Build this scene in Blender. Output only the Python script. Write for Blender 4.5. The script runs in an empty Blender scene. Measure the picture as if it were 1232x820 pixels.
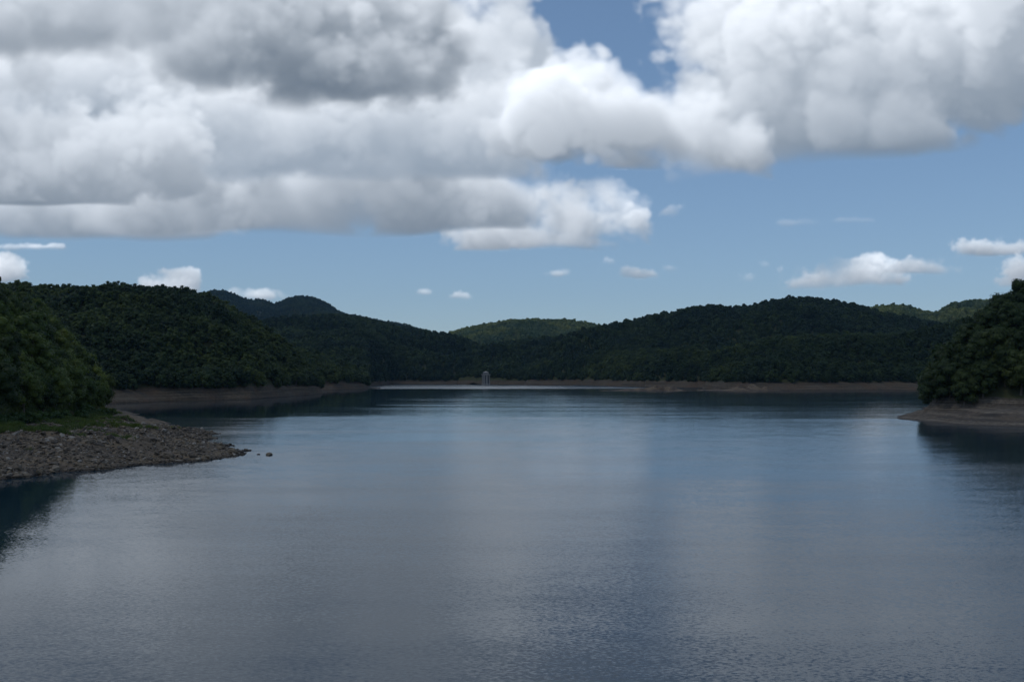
import bpy, math, random
import numpy as np
from mathutils import Vector

R = math.radians
scene = bpy.context.scene
col = scene.collection
F, HY, CH = 1198.0, 450.0, 18.0        # focal length in photo pixels, horizon row, camera height above the water

# ------------------------------------------------------------------ camera
cam_d = bpy.data.cameras.new('camera')
cam_d.sensor_width = 36.0
cam_d.lens = F / 1232.0 * 36.0
cam_d.shift_y = 40.0 / 1232.0
cam_d.clip_start = 0.5
cam_d.clip_end = 40000.0
cam = bpy.data.objects.new('camera', cam_d)
col.objects.link(cam)
cam.location = (0, 0, CH)
cam.rotation_euler = (R(90), 0, 0)
scene.camera = cam

# ------------------------------------------------------------------ exposure, render
scene.render.engine = 'CYCLES'
scene.view_settings.view_transform = 'Standard'
scene.view_settings.look = 'None'
scene.view_settings.exposure = 0.0
scene.view_settings.gamma = 1.0
scene.cycles.use_denoising = True
scene.cycles.max_bounces = 6
scene.cycles.diffuse_bounces = 2
scene.cycles.glossy_bounces = 2
scene.cycles.transmission_bounces = 2
scene.cycles.volume_bounces = 0
scene.cycles.sample_clamp_indirect = 4.0

# ------------------------------------------------------------------ sun (high, softened by cloud)
SUN_EL, SUN_AZ = 60.0, -118.0           # azimuth from +Y towards +X
sun_d = bpy.data.lights.new('sun', 'SUN')
sun_d.energy = 0.55
sun_d.angle = R(10)
sun_d.color = (1.0, 0.95, 0.86)
sun = bpy.data.objects.new('sun', sun_d)
col.objects.link(sun)
_sd = Vector((math.sin(R(SUN_AZ)) * math.cos(R(SUN_EL)), math.cos(R(SUN_AZ)) * math.cos(R(SUN_EL)), math.sin(R(SUN_EL))))
sun.rotation_euler = _sd.to_track_quat('Z', 'Y').to_euler()
sun.location = _sd * 300

# ------------------------------------------------------------------ clouds: marched through in 3D by numpy
CW0, CW1, CH0, CH1 = -320.0, 1552.0, -430.0, 452.0      # angular window, in pixels of a 1198 px lens
CRES = 1.55
LIT = np.array([0.785, 0.845, 0.925]); DARK = np.array([0.132, 0.174, 0.228])


def spline_matrix(n_out, n_lat, freq, off):
    x = np.arange(n_out) * freq + off
    i = np.floor(x).astype(int); t = (x - i)
    w = [(1 - t) ** 3 / 6, (3 * t ** 3 - 6 * t ** 2 + 4) / 6, (-3 * t ** 3 + 3 * t ** 2 + 3 * t + 1) / 6, t ** 3 / 6]
    m = np.zeros((n_out, n_lat), np.float32)
    for k in range(4):
        np.add.at(m, (np.arange(n_out), (i + k) % n_lat), w[k].astype(np.float32))
    return m


def noise3(shape, wl, rng):
    mats = []; dims = []
    for n, w in zip(shape, wl):
        nl = int(n / w) + 5
        dims.append(nl)
        mats.append(spline_matrix(n, nl, 1.0 / w, rng.random()))
    lat = rng.standard_normal(dims).astype(np.float32)
    a = np.tensordot(mats[0], lat, (1, 0))                 # (n0, l1, l2)
    a = np.einsum('jb,abc->ajc', mats[1], a, optimize=True)
    return np.matmul(a, mats[2].T)                         # (n0, n1, n2)


def cloud(ells, base, L, seed, edge=0.36, amp=0.31, sigma=0.055, soft=10.0, lit=1.0, amb=1.0, opac=1.0, k=0.011, du=0.6, toward=1.0, oct_=6):
    """ells: (cx, cy, rx, ry[, cw]); base: (x0,y0,x1,y1) base line.  Returns window origin and premultiplied RGB, A."""
    rng = np.random.default_rng(seed)
    m = max(16.0, L * 0.9)
    x0 = max(CW0, min(e[0] - e[2] for e in ells) - m); x1 = min(CW1, max(e[0] + e[2] for e in ells) + m)
    y0 = max(CH0, min(e[1] - e[3] for e in ells) - m); y1 = min(CH1, max(base[1], base[3]) + soft * 1.5 + m)
    ix0 = int(round((x0 - CW0) / CRES)); iy0 = int(round((y0 - CH0) / CRES))
    nx = int((x1 - x0) / CRES); ny = int((y1 - y0) / CRES)
    depth = max(0.55 * (e[2] + e[3]) + abs(e[4] if len(e) > 4 else 0) for e in ells) * 2
    nw = int(np.clip(depth / 9.0, 12, 34)); dw = depth / nw
    X = (CW0 + (ix0 + np.arange(nx)) * CRES)[None, None, :].astype(np.float32)
    Y = (CH0 + (iy0 + np.arange(ny)) * CRES)[:, None, None].astype(np.float32)
    Wd = ((np.arange(nw) + 0.5) * dw - depth / 2)[None, :, None].astype(np.float32)
    f = None
    for e in ells:
        rw = 0.5 * (e[2] + e[3]); cw = e[4] if len(e) > 4 else 0.0
        d = np.sqrt(((X - e[0]) / e[2]) ** 2 + ((Y - e[1]) / e[3]) ** 2 + ((Wd - cw) / rw) ** 2)
        g = 1.0 - d
        if f is None:
            f = g
        else:
            h = np.clip(0.5 + 0.5 * (g - f) / 0.25, 0, 1)
            f = f * (1 - h) + g * h + 0.25 * h * (1 - h)
    n = 0.0; a = 1.0; wl = L
    for o in range(oct_):
        if wl / CRES < 1.6:
            break
        v = noise3((ny, nw, nx), (max(wl / CRES, 1.5), max(wl / dw, 1.5), max(wl * 1.15 / CRES, 1.5)), rng)
        n = n + a * (np.abs(v) * 3.0 - 0.80 if o < 4 else v * 0.9)
        a *= 0.68; wl *= 0.5
    fade = 0.0
    if x0 > CW0: fade = fade + np.clip(1 - (X - x0) / m, 0, 1)
    if x1 < CW1: fade = fade + np.clip(1 - (x1 - X) / m, 0, 1)
    if y0 > CH0: fade = fade + np.clip(1 - (Y - y0) / m, 0, 1)
    f = f + amp * n - 1.2 * fade
    by = base[1] + (X - base[0]) / (base[2] - base[0]) * (base[3] - base[1])
    wob = noise3((1, nw, nx), (2, max(L * 0.8 / dw, 1.5), L * 0.9 / CRES), rng) * soft * 0.8
    f = np.minimum(f, (by + wob - Y) / soft * 0.4)
    fea = noise3((ny, nw, nx), (max(L * .9 / CRES, 2), max(L / dw, 1.5), max(L * 1.2 / CRES, 2)), rng)
    dens = np.clip(f / (edge * (1 + np.clip(fea * 4.0, -.2, 2.2))), 0, 1) ** 1.2
    # optical depth towards the sun: marched down from the top, drifting right and away
    acc = np.zeros((nw, nx), np.float32); light = np.empty_like(dens)
    fx, fw = du, min(0.9, 0.77 * CRES / dw * toward)
    for j in range(ny):
        light[j] = acc
        acc = acc + dens[j] * CRES
        s = np.empty_like(acc); s[:, 1:] = acc[:, :-1]; s[:, 0] = acc[:, 0]
        acc = acc * (1 - fx) + s * fx
        s = np.empty_like(acc); s[1:] = acc[:-1]; s[0] = 0
        acc = acc * (1 - fw) + s * fw
    lum = lit * (0.46 * np.exp(-light * k * 8.0) + 0.36 * np.exp(-light * k * 3.0) + 0.24 * np.exp(-light * k * 0.9))
    lum = lum * (1 + 0.55 * noise3((ny, nw, nx), (max(L * .7 / CRES, 2), max(L / dw, 1.5), max(L * 1.6 / CRES, 2)), rng))
    hgt = np.clip((by - Y) / (0.6 * max(8.0, max(base[1], base[3]) - min(e[1] - e[3] for e in ells))), 0, 1)
    lum = lum * (0.40 + 0.74 * hgt ** 0.8)
    al = 1 - np.exp(-dens * sigma * dw * opac)
    T = np.ones((ny, nx), np.float32); Ls = np.zeros((ny, nx), np.float32)
    for w in range(nw):
        Ls += T * al[:, w] * lum[:, w]
        T *= 1 - al[:, w]
    A = 1 - T
    rgb = A[..., None] * DARK * amb + Ls[..., None] * (LIT - DARK * amb)
    return ix0, iy0, rgb, A


def build_clouds():
    nx = int((CW1 - CW0) / CRES); ny = int((CH1 - CH0) / CRES)
    C = np.zeros((ny, nx, 3), np.float32); A = np.zeros((ny, nx), np.float32)

    def put(*a, **kw):
        ix, iy, rgb, al = cloud(*a, **kw)
        h, w = min(al.shape[0], ny - iy), min(al.shape[1], nx - ix)
        rgb, al = rgb[:h, :w], al[:h, :w]
        C[iy:iy + h, ix:ix + w] = rgb + C[iy:iy + h, ix:ix + w] * (1 - al[..., None])
        A[iy:iy + h, ix:ix + w] = al + A[iy:iy + h, ix:ix + w] * (1 - al)
    # far small fair-weather cumulus near the skyline
    put([(198, 345, 40, 20), (215, 338, 20, 14)], (150, 356, 250, 356), 20, 3, soft=5, k=.014)
    put([(312, 355, 36, 9)], (270, 362, 350, 362), 16, 4, soft=4, opac=.6)
    put([(-10, 328, 45, 24), (15, 322, 22, 18)], (-60, 340, 50, 340), 22, 5, soft=6)
    put([(25, 297, 50, 5)], (-40, 300, 60, 300), 16, 6, soft=4, opac=.45)
    put([(985, 338, 50, 17), (1040, 333, 48, 22), (1075, 338, 25, 12)], (930, 346, 1100, 343), 24, 7, soft=6, k=.013)
    put([(1100, 320, 42, 15), (1130, 323, 25, 8)], (1060, 328, 1150, 330), 20, 8, soft=5)
    put([(1180, 299, 40, 15), (1215, 300, 40, 10)], (1140, 309, 1250, 306), 20, 9, soft=5)
    put([(1235, 330, 38, 26), (1290, 325, 60, 40)], (1195, 345, 1350, 350), 24, 10, soft=6)
    for i, (x, y, w, h, o) in enumerate([(508, 351, 11, 5, .8), (553, 355, 14, 6, .8), (672, 328, 16, 6, .7), (771, 329, 26, 8, .9),
                                        (806, 254, 13, 10, .5), (731, 314, 10, 6, .5), (898, 334, 12, 8, .45), (806, 323, 10, 6, .35),
                                        (920, 318, 9, 5, .35), (960, 268, 34, 6, .14), (1020, 265, 30, 5, .12), (-160, 340, 60, 22, 1), (-250, 330, 50, 14, 1),
                                        (1420, 340, 50, 18, 1), (1500, 326, 50, 16, 1)]):
        put([(x, y, w, h)], (x - w, y + h * .7, x + w, y + h * .7), max(w * .55, 7), 20 + i, soft=4, opac=o)
    # mid-distance cumulus bank
    put([(640, 287, 110, 22), (700, 262, 75, 42), (735, 238, 42, 22), (610, 288, 60, 20)], (560, 301, 780, 296), 46, 41, soft=6, k=.009)
    put([(60, 262, 190, 34), (-120, 250, 180, 50), (180, 272, 120, 20)], (-300, 284, 300, 290), 60, 42, soft=12, amb=1.3, opac=.5)
    put([(210, 245, 120, 55), (330, 232, 170, 68), (470, 232, 150, 62), (580, 240, 110, 52), (420, 205, 160, 70)], (130, 284, 690, 280), 80, 43, soft=12, k=.0062, amb=1.15)
    put([(150, 90, 330, 75), (420, 80, 240, 75), (-150, 80, 240, 75)], (-300, 170, 640, 175), 90, 51, soft=40, amb=1.5, k=.004, oct_=4)
    put([(100, 150, 180, 62), (330, 165, 190, 62), (520, 150, 140, 85), (590, 120, 62, 62), (600, 45, 48, 55), (545, 60, 90, 90)], (-60, 215, 690, 215), 80, 45, soft=26, amb=1.6, k=.0034)
    put([(60, 195, 150, 66), (150, 180, 110, 70), (-80, 180, 160, 90), (-220, 170, 160, 90), (215, 210, 60, 42)], (-300, 244, 250, 247), 80, 44, soft=8, k=.0050, amb=1.15)
    put([(1000, 138, 220, 72), (890, 120, 90, 72), (1010, 40, 240, 105), (925, 20, 78, 58), (1130, 105, 150, 66), (1190, 20, 150, 90), (930, 175, 80, 40)], (830, 224, 1290, 140), 100, 47, soft=30, amb=1.35, k=.0058)
    put([(690, 135, 105, 66), (770, 150, 125, 58), (835, 168, 92, 36), (700, 98, 66, 40), (640, 160, 80, 42)], (570, 196, 920, 216), 78, 46, soft=14, k=.0075, amb=1.05)
    # near cloud deck overhead on the left, seen from below
    put([(60, 0, 230, 78), (300, 20, 230, 105), (450, 40, 150, 92), (-180, -10, 260, 110)], (-300, 52, 640, 158), 110, 49, soft=44, amb=1.0, k=.0125, edge=.5, toward=.6, lit=.93)
    # the field goes on above and to the sides of the frame
    rng = np.random.default_rng(77)
    for i in range(11):
        x = -300 + (i % 5) * 440 + rng.uniform(-90, 90); y = -110 - (i // 5) * 115 + rng.uniform(-25, 25)
        if i in (3, 5, 8, 9) or (430 < x < 980 and y > -130) or x > 1300 or (x > 850 and y < -170):
            continue
        s = rng.uniform(.8, 1.2)
        put([(x, y, 190 * s, 62 * s), (x + 90, y - 25, 110 * s, 62 * s), (x - 100, y + 8, 120 * s, 46 * s)],
            (x - 250, y + 38, x + 250, y + 38), 95, 100 + i, soft=22, amb=1.25, k=.006, oct_=3)
    for i, (x, y) in enumerate([(1400, 200), (1500, 90), (-280, 60)]):
        put([(x, y, 150, 60), (x + 60, y - 30, 90, 60)], (x - 200, y + 40, x + 200, y + 40), 85, 130 + i, soft=18, k=.006, amb=1.2)
    a = np.clip(A, 0, 1)
    px = np.empty((ny, nx, 4), np.float32)
    px[..., :3] = np.where(a[..., None] > 1e-3, C / np.maximum(a[..., None], 1e-3), LIT)
    px[..., 3] = a
    img = bpy.data.images.new('cloud_field', nx, ny, alpha=True, float_buffer=True)
    img.colorspace_settings.name = 'Non-Color'
    img.alpha_mode = 'CHANNEL_PACKED'
    img.pixels.foreach_set(np.ascontiguousarray(px[::-1]).ravel())
    img.update()
    img.pack()
    return img


# ------------------------------------------------------------------ node helper
class NT:
    def __init__(self, tree):
        self.t = tree; tree.nodes.clear()

    def n(self, typ, ins=None, **props):
        nd = self.t.nodes.new(typ)
        for k_, v in props.items():
            setattr(nd, k_, v)
        for k_, v in (ins or {}).items():
            s = nd.inputs[k_]
            if isinstance(v, bpy.types.NodeSocket):
                self.t.links.new(v, s)
            elif isinstance(v, bpy.types.Node):
                self.t.links.new(v.outputs[0], s)
            else:
                s.default_value = v
        return nd

    def m(self, op, a, b=0.0, c=0.0, clamp=False):
        return self.n('ShaderNodeMath', {0: a, 1: b, 2: c}, operation=op, use_clamp=clamp).outputs[0]

    def vm(self, op, a, b=None, scale=None):
        d = {0: a}
        if b is not None: d[1] = b
        if scale is not None: d['Scale'] = scale
        nd = self.n('ShaderNodeVectorMath', d, operation=op)
        return nd.outputs['Value'] if op in ('LENGTH', 'DOT_PRODUCT') else nd.outputs[0]

    def ramp(self, fac, stops, interp='LINEAR'):
        nd = self.n('ShaderNodeValToRGB', {0: fac})
        cr = nd.color_ramp; cr.interpolation = interp
        while len(cr.elements) < len(stops):
            cr.elements.new(0.5)
        for e, (p, c) in zip(cr.elements, stops):
            e.position = p; e.color = (c, c, c, 1) if isinstance(c, (int, float)) else (*c, 1)
        return nd.outputs[0]

    def mr(self, v, a, b, c=0.0, d=1.0, smooth=True):
        return self.n('ShaderNodeMapRange', {'Value': v, 'From Min': a, 'From Max': b, 'To Min': c, 'To Max': d},
                      interpolation_type='SMOOTHSTEP' if smooth else 'LINEAR').outputs[0]

    def mix(self, f, a, b, blend='MIX'):
        nd = self.n('ShaderNodeMix', data_type='RGBA', blend_type=blend)
        for k_, v in ((0, f), (6, a), (7, b)):
            if isinstance(v, bpy.types.NodeSocket):
                self.t.links.new(v, nd.inputs[k_])
            else:
                nd.inputs[k_].default_value = v if k_ == 0 else ((*v, 1) if len(v) == 3 else v)
        return nd.outputs[2]

    def noise(self, vec, scale, detail=3.0, rough=0.5, out=0, dist=0.0):
        return self.n('ShaderNodeTexNoise', {'Vector': vec, 'Scale': scale, 'Detail': detail, 'Roughness': rough, 'Distortion': dist}).outputs[out]


# ------------------------------------------------------------------ world: sky texture with the clouds over it
world = bpy.data.worlds.new('World')
scene.world = world
world.use_nodes = True
w = NT(world.node_tree)
SKY_K = 0.10
sky = w.n('ShaderNodeTexSky', sky_type='NISHITA', sun_disc=False, sun_elevation=R(SUN_EL), sun_rotation=R(SUN_AZ),
          altitude=300.0, air_density=1.0, dust_density=0.4, ozone_density=2.0)
tc = w.n('ShaderNodeTexCoord').outputs['Generated']
sep = w.n('ShaderNodeSeparateXYZ', {0: tc})
dx, dy, dz = sep.outputs
dys = w.m('MAXIMUM', dy, 0.02)
u = w.m('DIVIDE', dx, dys)
v = w.m('DIVIDE', dz, dys)
s = w.m('DIVIDE', w.m('ADD', w.m('MULTIPLY', u, F), 616.0 - CW0), CW1 - CW0)
t = w.m('DIVIDE', w.m('ADD', w.m('MULTIPLY', v, F), CH1 - HY), CH1 - CH0)
st = w.n('ShaderNodeCombineXYZ', {0: s, 1: t}).outputs[0]
ci = w.n('ShaderNodeTexImage', {0: st}, image=build_clouds(), extension='EXTEND', interpolation='Cubic')
win = w.m('MULTIPLY', w.m('MULTIPLY', w.mr(s, 0.0, 0.13), w.mr(s, 1.0, 0.87)), w.m('MULTIPLY', w.mr(t, 1.0, 0.82), w.mr(dy, 0.02, 0.2)))
# elsewhere: the same broken cumulus deck as plain noise on a plane overhead
dzs = w.m('MAXIMUM', dz, 0.07)
pl = w.n('ShaderNodeCombineXYZ', {0: w.m('DIVIDE', dx, dzs), 1: w.m('DIVIDE', dy, dzs), 2: w.m('MULTIPLY', dz, 3.0)}).outputs[0]
nz = w.noise(pl, 0.75, 9.0, 0.55)
oa = w.m('MULTIPLY', w.mr(nz, 0.46, 0.57), w.mr(dz, 0.03, 0.16))
oc = w.mix(w.mr(nz, 0.50, 0.70), (0.60, 0.65, 0.72), (0.185, 0.225, 0.275))
fa = w.m('ADD', w.m('MULTIPLY', ci.outputs['Alpha'], win), w.m('MULTIPLY', oa, w.m('SUBTRACT', 1.0, win)))
fc = w.mix(win, oc, ci.outputs['Color'])
skyc = w.n('ShaderNodeGamma', {'Color': w.vm('MULTIPLY', sky.outputs[0], (SKY_K * 0.82, SKY_K * 0.92, SKY_K * 1.04)), 'Gamma': 0.65}).outputs[0]
skyc = w.vm('MULTIPLY', skyc, (0.585, 0.678, 0.765))
tot = w.mix(fa, skyc, fc)
bg = w.n('ShaderNodeBackground', {'Color': w.vm('SCALE', tot, scale=1.0 / SKY_K), 'Strength': SKY_K})
w.n('ShaderNodeOutputWorld', {0: bg.outputs[0]})
world.cycles.sampling_method = 'MANUAL'
world.cycles.sample_map_resolution = 1024


# ------------------------------------------------------------------ materials
def material(name):
    m = bpy.data.materials.new(name); m.use_nodes = True
    return m, NT(m.node_tree)


def finish(nt, shader, disp=None):
    o = nt.n('ShaderNodeOutputMaterial', {0: shader})


def geo(nt):
    return nt.n('ShaderNodeNewGeometry').outputs['Position']


def foliage_mat(name, c0, c1, c2, trans=0.3):
    m, nt = material(name)
    oi = nt.n('ShaderNodeObjectInfo')
    p = geo(nt)
    base = nt.ramp(oi.outputs['Random'], [(0.0, c0), (0.55, c1), (1.0, c2)])
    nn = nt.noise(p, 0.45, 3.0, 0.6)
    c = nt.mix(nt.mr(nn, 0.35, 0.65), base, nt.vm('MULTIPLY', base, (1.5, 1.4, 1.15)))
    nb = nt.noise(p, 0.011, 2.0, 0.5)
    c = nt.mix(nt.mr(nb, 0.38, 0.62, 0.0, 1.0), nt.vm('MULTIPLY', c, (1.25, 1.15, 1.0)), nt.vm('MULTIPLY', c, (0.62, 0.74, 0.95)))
    d = nt.n('ShaderNodeBsdfPrincipled', {'Base Color': c, 'Roughness': 0.55, 'Specular IOR Level': 0.25})
    tr = nt.n('ShaderNodeBsdfTranslucent', {'Color': nt.vm('MULTIPLY', c, (1.3, 1.5, 0.6))})
    finish(nt, nt.n('ShaderNodeMixShader', {0: trans, 1: d.outputs[0], 2: tr.outputs[0]}).outputs[0])
    return m


M = {}
M['leaf'] = foliage_mat('foliage', (0.024, 0.042, 0.010), (0.062, 0.092, 0.016), (0.115, 0.140, 0.022))  # yellow-green near-left leaves, with that slope's patch of sun painted in
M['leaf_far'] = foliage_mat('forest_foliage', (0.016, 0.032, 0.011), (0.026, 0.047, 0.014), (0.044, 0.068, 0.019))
M['leaf_mid'] = foliage_mat('blue_green_forest_foliage', (0.012, 0.027, 0.014), (0.020, 0.040, 0.019), (0.036, 0.060, 0.026))
M['leaf_sun_tint'] = foliage_mat('sun_tinted_forest_foliage', (0.075, 0.110, 0.052), (0.110, 0.145, 0.068), (0.155, 0.185, 0.088))  # lightened so the middle hill's patch of sun sits in the leaf colour
M['leaf_blue'] = foliage_mat('conifer_forest_foliage', (0.022, 0.042, 0.024), (0.028, 0.048, 0.028), (0.032, 0.055, 0.030))
M['shrub'] = foliage_mat('shrub_foliage', (0.040, 0.075, 0.018), (0.055, 0.095, 0.022), (0.070, 0.11, 0.026))
M['grass'] = foliage_mat('grass_blades', (0.062, 0.090, 0.022), (0.085, 0.112, 0.027), (0.115, 0.130, 0.038))

m, nt = material('bark'); p = geo(nt)
c = nt.mix(nt.noise(nt.vm('MULTIPLY', p, (6, 6, 1.2)), 1.0, 4.0), (0.045, 0.036, 0.028), (0.13, 0.11, 0.09))
finish(nt, nt.n('ShaderNodeBsdfPrincipled', {'Base Color': c, 'Roughness': 0.9}).outputs[0]); M['bark'] = m

m, nt = material('forest_floor'); p = geo(nt)
c = nt.mix(nt.noise(p, 0.2, 5.0), (0.030, 0.036, 0.016), (0.05, 0.055, 0.022))
finish(nt, nt.n('ShaderNodeBsdfPrincipled', {'Base Color': c, 'Roughness': 0.95}).outputs[0]); M['floor'] = m


def bank_nodes(nt, p, dark, light, red, vz=1.6):
    """bare drawdown bank: level silt lines by height, broken by noise; wet and darker at the waterline"""
    sp = nt.n('ShaderNodeSeparateXYZ', {0: p}).outputs
    wob = nt.noise(p, 0.03, 4.0, 0.6)
    z = nt.m('ADD', sp[2], nt.m('MULTIPLY', nt.m('SUBTRACT', wob, 0.5), 2.2))
    zv = nt.n('ShaderNodeCombineXYZ', {0: nt.m('MULTIPLY', sp[0], 0.01), 1: nt.m('MULTIPLY', sp[1], 0.01), 2: nt.m('MULTIPLY', z, vz)}).outputs[0]
    band = nt.mr(nt.noise(zv, 1.0, 3.0, 0.6), 0.33, 0.67)
    c = nt.mix(band, dark, light)
    c = nt.mix(nt.mr(nt.noise(p, 0.05, 3.0), 0.45, 0.62, 0.0, 0.7), c, red)
    fine = nt.noise(p, 0.7, 5.0, 0.65)
    c = nt.mix(1.0, c, nt.ramp(fine, [(0.3, 0.55), (0.7, 1.3)]), 'MULTIPLY')
    wet = nt.mr(sp[2], 0.1, 0.7, 0.45, 1.0)
    return nt.vm('SCALE', c, scale=wet), fine


def hill_mat(name, hb):
    """bare bank below the tree line, forest floor above it"""
    m, nt = material(name); p = geo(nt)
    c, fine = bank_nodes(nt, p, (0.036, 0.030, 0.022), (0.098, 0.080, 0.058), (0.078, 0.054, 0.036))
    sp = nt.n('ShaderNodeSeparateXYZ', {0: p}).outputs
    top = nt.mr(nt.m('ADD', sp[2], nt.m('MULTIPLY', nt.m('SUBTRACT', nt.noise(p, 0.08, 3.0), 0.5), 4.0)), hb, hb + 1.5)
    fl = nt.mix(nt.noise(p, 0.2, 5.0), (0.030, 0.036, 0.016), (0.05, 0.055, 0.022))
    b = nt.n('ShaderNodeBsdfPrincipled', {'Base Color': nt.mix(top, c, fl), 'Roughness': 0.95, 'Specular IOR Level': 0.2})
    bm = nt.n('ShaderNodeBump', {'Height': fine, 'Strength': 0.6, 'Distance': 0.5})
    nt.t.links.new(bm.outputs[0], b.inputs['Normal'])
    finish(nt, b.outputs[0])
    return m


M['hill'] = hill_mat('hill_ground', 8.6)
M['hill_far'] = hill_mat('far_hill_ground', 6.5)

m, nt = material('stony_shore'); p = geo(nt)
sp = nt.n('ShaderNodeSeparateXYZ', {0: p}).outputs
n1 = nt.noise(p, 0.9, 6.0, 0.7); n2 = nt.noise(p, 0.06, 4.0, 0.55)
c = nt.mix(nt.mr(n2, 0.4, 0.6), (0.092, 0.075, 0.058), (0.138, 0.108, 0.074))
c = nt.mix(1.0, c, nt.ramp(n1, [(0.3, 0.45), (0.7, 1.35)]), 'MULTIPLY')
mud = nt.m('MULTIPLY', nt.mr(nt.noise(p, 0.035, 3.0), 0.47, 0.6), nt.mr(sp[1], 205.0, 235.0))
c = nt.mix(nt.m('MULTIPLY', mud, 0.7), c, (0.11, 0.088, 0.052))
grass = nt.mr(nt.m('ADD', sp[2], nt.m('MULTIPLY', nt.m('SUBTRACT', nt.noise(p, 0.09, 4.0), 0.5), 3.0)), 5.1, 6.4)
c = nt.mix(grass, c, nt.mix(nt.noise(p, 0.6, 4.0), (0.032, 0.046, 0.015), (0.058, 0.068, 0.026)))
wet = nt.mr(sp[2], 0.05, 0.55, 0.4, 1.0)
b = nt.n('ShaderNodeBsdfPrincipled', {'Base Color': nt.vm('SCALE', c, scale=wet), 'Roughness': 0.9, 'Specular IOR Level': 0.25})
bm = nt.n('ShaderNodeBump', {'Height': nt.noise(p, 2.2, 5.0, 0.7), 'Strength': 0.9, 'Distance': 0.25})
nt.t.links.new(bm.outputs[0], b.inputs['Normal'])
finish(nt, b.outputs[0]); M['shore'] = m

m, nt = material('silt_bank'); p = geo(nt)
c, fine = bank_nodes(nt, p, (0.038, 0.032, 0.027), (0.142, 0.122, 0.098), (0.105, 0.084, 0.064), 1.7)
sp = nt.n('ShaderNodeSeparateXYZ', {0: p}).outputs
top = nt.mr(nt.m('ADD', sp[2], nt.m('MULTIPLY', nt.m('SUBTRACT', nt.noise(p, 0.15, 3.0), 0.5), 3.0)), 8.4, 9.4)
c = nt.mix(top, c, (0.04, 0.045, 0.02))
b = nt.n('ShaderNodeBsdfPrincipled', {'Base Color': c, 'Roughness': 0.92, 'Specular IOR Level': 0.25})
bm = nt.n('ShaderNodeBump', {'Height': fine, 'Strength': 0.6, 'Distance': 0.3})
nt.t.links.new(bm.outputs[0], b.inputs['Normal'])
finish(nt, b.outputs[0]); M['silt'] = m

m, nt = material('rock'); p = geo(nt)
oi = nt.n('ShaderNodeObjectInfo')
c = nt.ramp(oi.outputs['Random'], [(0.0, (0.050, 0.044, 0.038)), (0.45, (0.100, 0.084, 0.067)), (0.8, (0.145, 0.117, 0.082)), (1.0, (0.24, 0.228, 0.208))])
c = nt.mix(1.0, c, nt.ramp(nt.noise(p, 1.6, 6.0, 0.7), [(0.3, 0.55), (0.7, 1.3)]), 'MULTIPLY')
sp = nt.n('ShaderNodeSeparateXYZ', {0: p}).outputs
c = nt.vm('SCALE', c, scale=nt.mr(sp[2], 0.1, 0.5, 0.4, 1.0))
b = nt.n('ShaderNodeBsdfPrincipled', {'Base Color': c, 'Roughness': 0.85, 'Specular IOR Level': 0.3})
bm = nt.n('ShaderNodeBump', {'Height': nt.noise(p, 4.0, 5.0, 0.7), 'Strength': 0.7, 'Distance': 0.12})
nt.t.links.new(bm.outputs[0], b.inputs['Normal'])
finish(nt, b.outputs[0]); M['rock'] = m

m, nt = material('weathered_concrete'); p = geo(nt)
c = nt.mix(nt.noise(nt.vm('MULTIPLY', p, (1.2, 1.2, 0.15)), 1.0, 5.0, 0.65), (0.15, 0.147, 0.138), (0.29, 0.285, 0.27))
finish(nt, nt.n('ShaderNodeBsdfPrincipled', {'Base Color': c, 'Roughness': 0.85}).outputs[0]); M['concrete'] = m
m, nt = material('gate_steel'); p = geo(nt)
c = nt.mix(nt.noise(p, 0.7, 4.0), (0.06, 0.06, 0.065), (0.12, 0.11, 0.10))
finish(nt, nt.n('ShaderNodeBsdfPrincipled', {'Base Color': c, 'Roughness': 0.6}).outputs[0]); M['steel'] = m

# water: opaque dark lake with wind ripples as tilted facets; the wind leaves calm lanes and streaks
m, nt = material('lake_water'); p = geo(nt)
sp = nt.n('ShaderNodeSeparateXYZ', {0: p}).outputs
wp = nt.vm('ADD', p, nt.vm('MULTIPLY', nt.vm('SUBTRACT', nt.noise(p, 0.012, 2.0, 0.5, 1), (0.5, 0.5, 0.5)), (0, 60, 0)))
wy = nt.n('ShaderNodeSeparateXYZ', {0: wp}).outputs[1]
g = nt.m('DIVIDE', wy, 2000.0)
RIP = nt.ramp(g, [(0.0, 1.0), (0.05, 1.0), (0.205, 0.85), (0.228, 0.0), (0.283, 0.0), (0.287, 0.72), (0.294, 0.72), (0.300, 0.0), (0.60, 0.0), (0.628, 1.8), (1.0, 1.8)])
lowr = nt.mr(sp[0], -200.0, 60.0, 0.22, 0.62)
stk = nt.mr(nt.noise(nt.vm('MULTIPLY', p, (0.012, 0.012, 1)), 1.0, 3.0, 0.6), 0.38, 0.58)
RIP = nt.m('MULTIPLY', RIP, nt.m('MAXIMUM', stk, nt.m('MAXIMUM', nt.mr(sp[1], 520.0, 480.0), nt.mr(sp[1], 900.0, 1100.0))))
RIP = nt.m('MAXIMUM', RIP, lowr)
lee = nt.m('MULTIPLY', nt.mr(nt.m('SUBTRACT', sp[0], nt.m('MULTIPLY', sp[1], -0.40)), 14.0, -14.0), nt.mr(sp[1], 66.0, 96.0))
RIP = nt.m('MULTIPLY', RIP, nt.m('SUBTRACT', 1.0, nt.m('MULTIPLY', lee, 0.74)))
pat = nt.mr(nt.noise(nt.vm('MULTIPLY', p, (0.006, 0.03, 1)), 1.0, 4.0, 0.6), 0.3, 0.7, 0.72, 1.2)
amp = nt.m('MULTIPLY', RIP, pat)
ns = nt.vm('SUBTRACT', nt.noise(nt.vm('MULTIPLY', p, (0.7, 1.5, 1)), 4.6, 3.0, 0.6, 1), (0.5, 0.5, 0.5))
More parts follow.
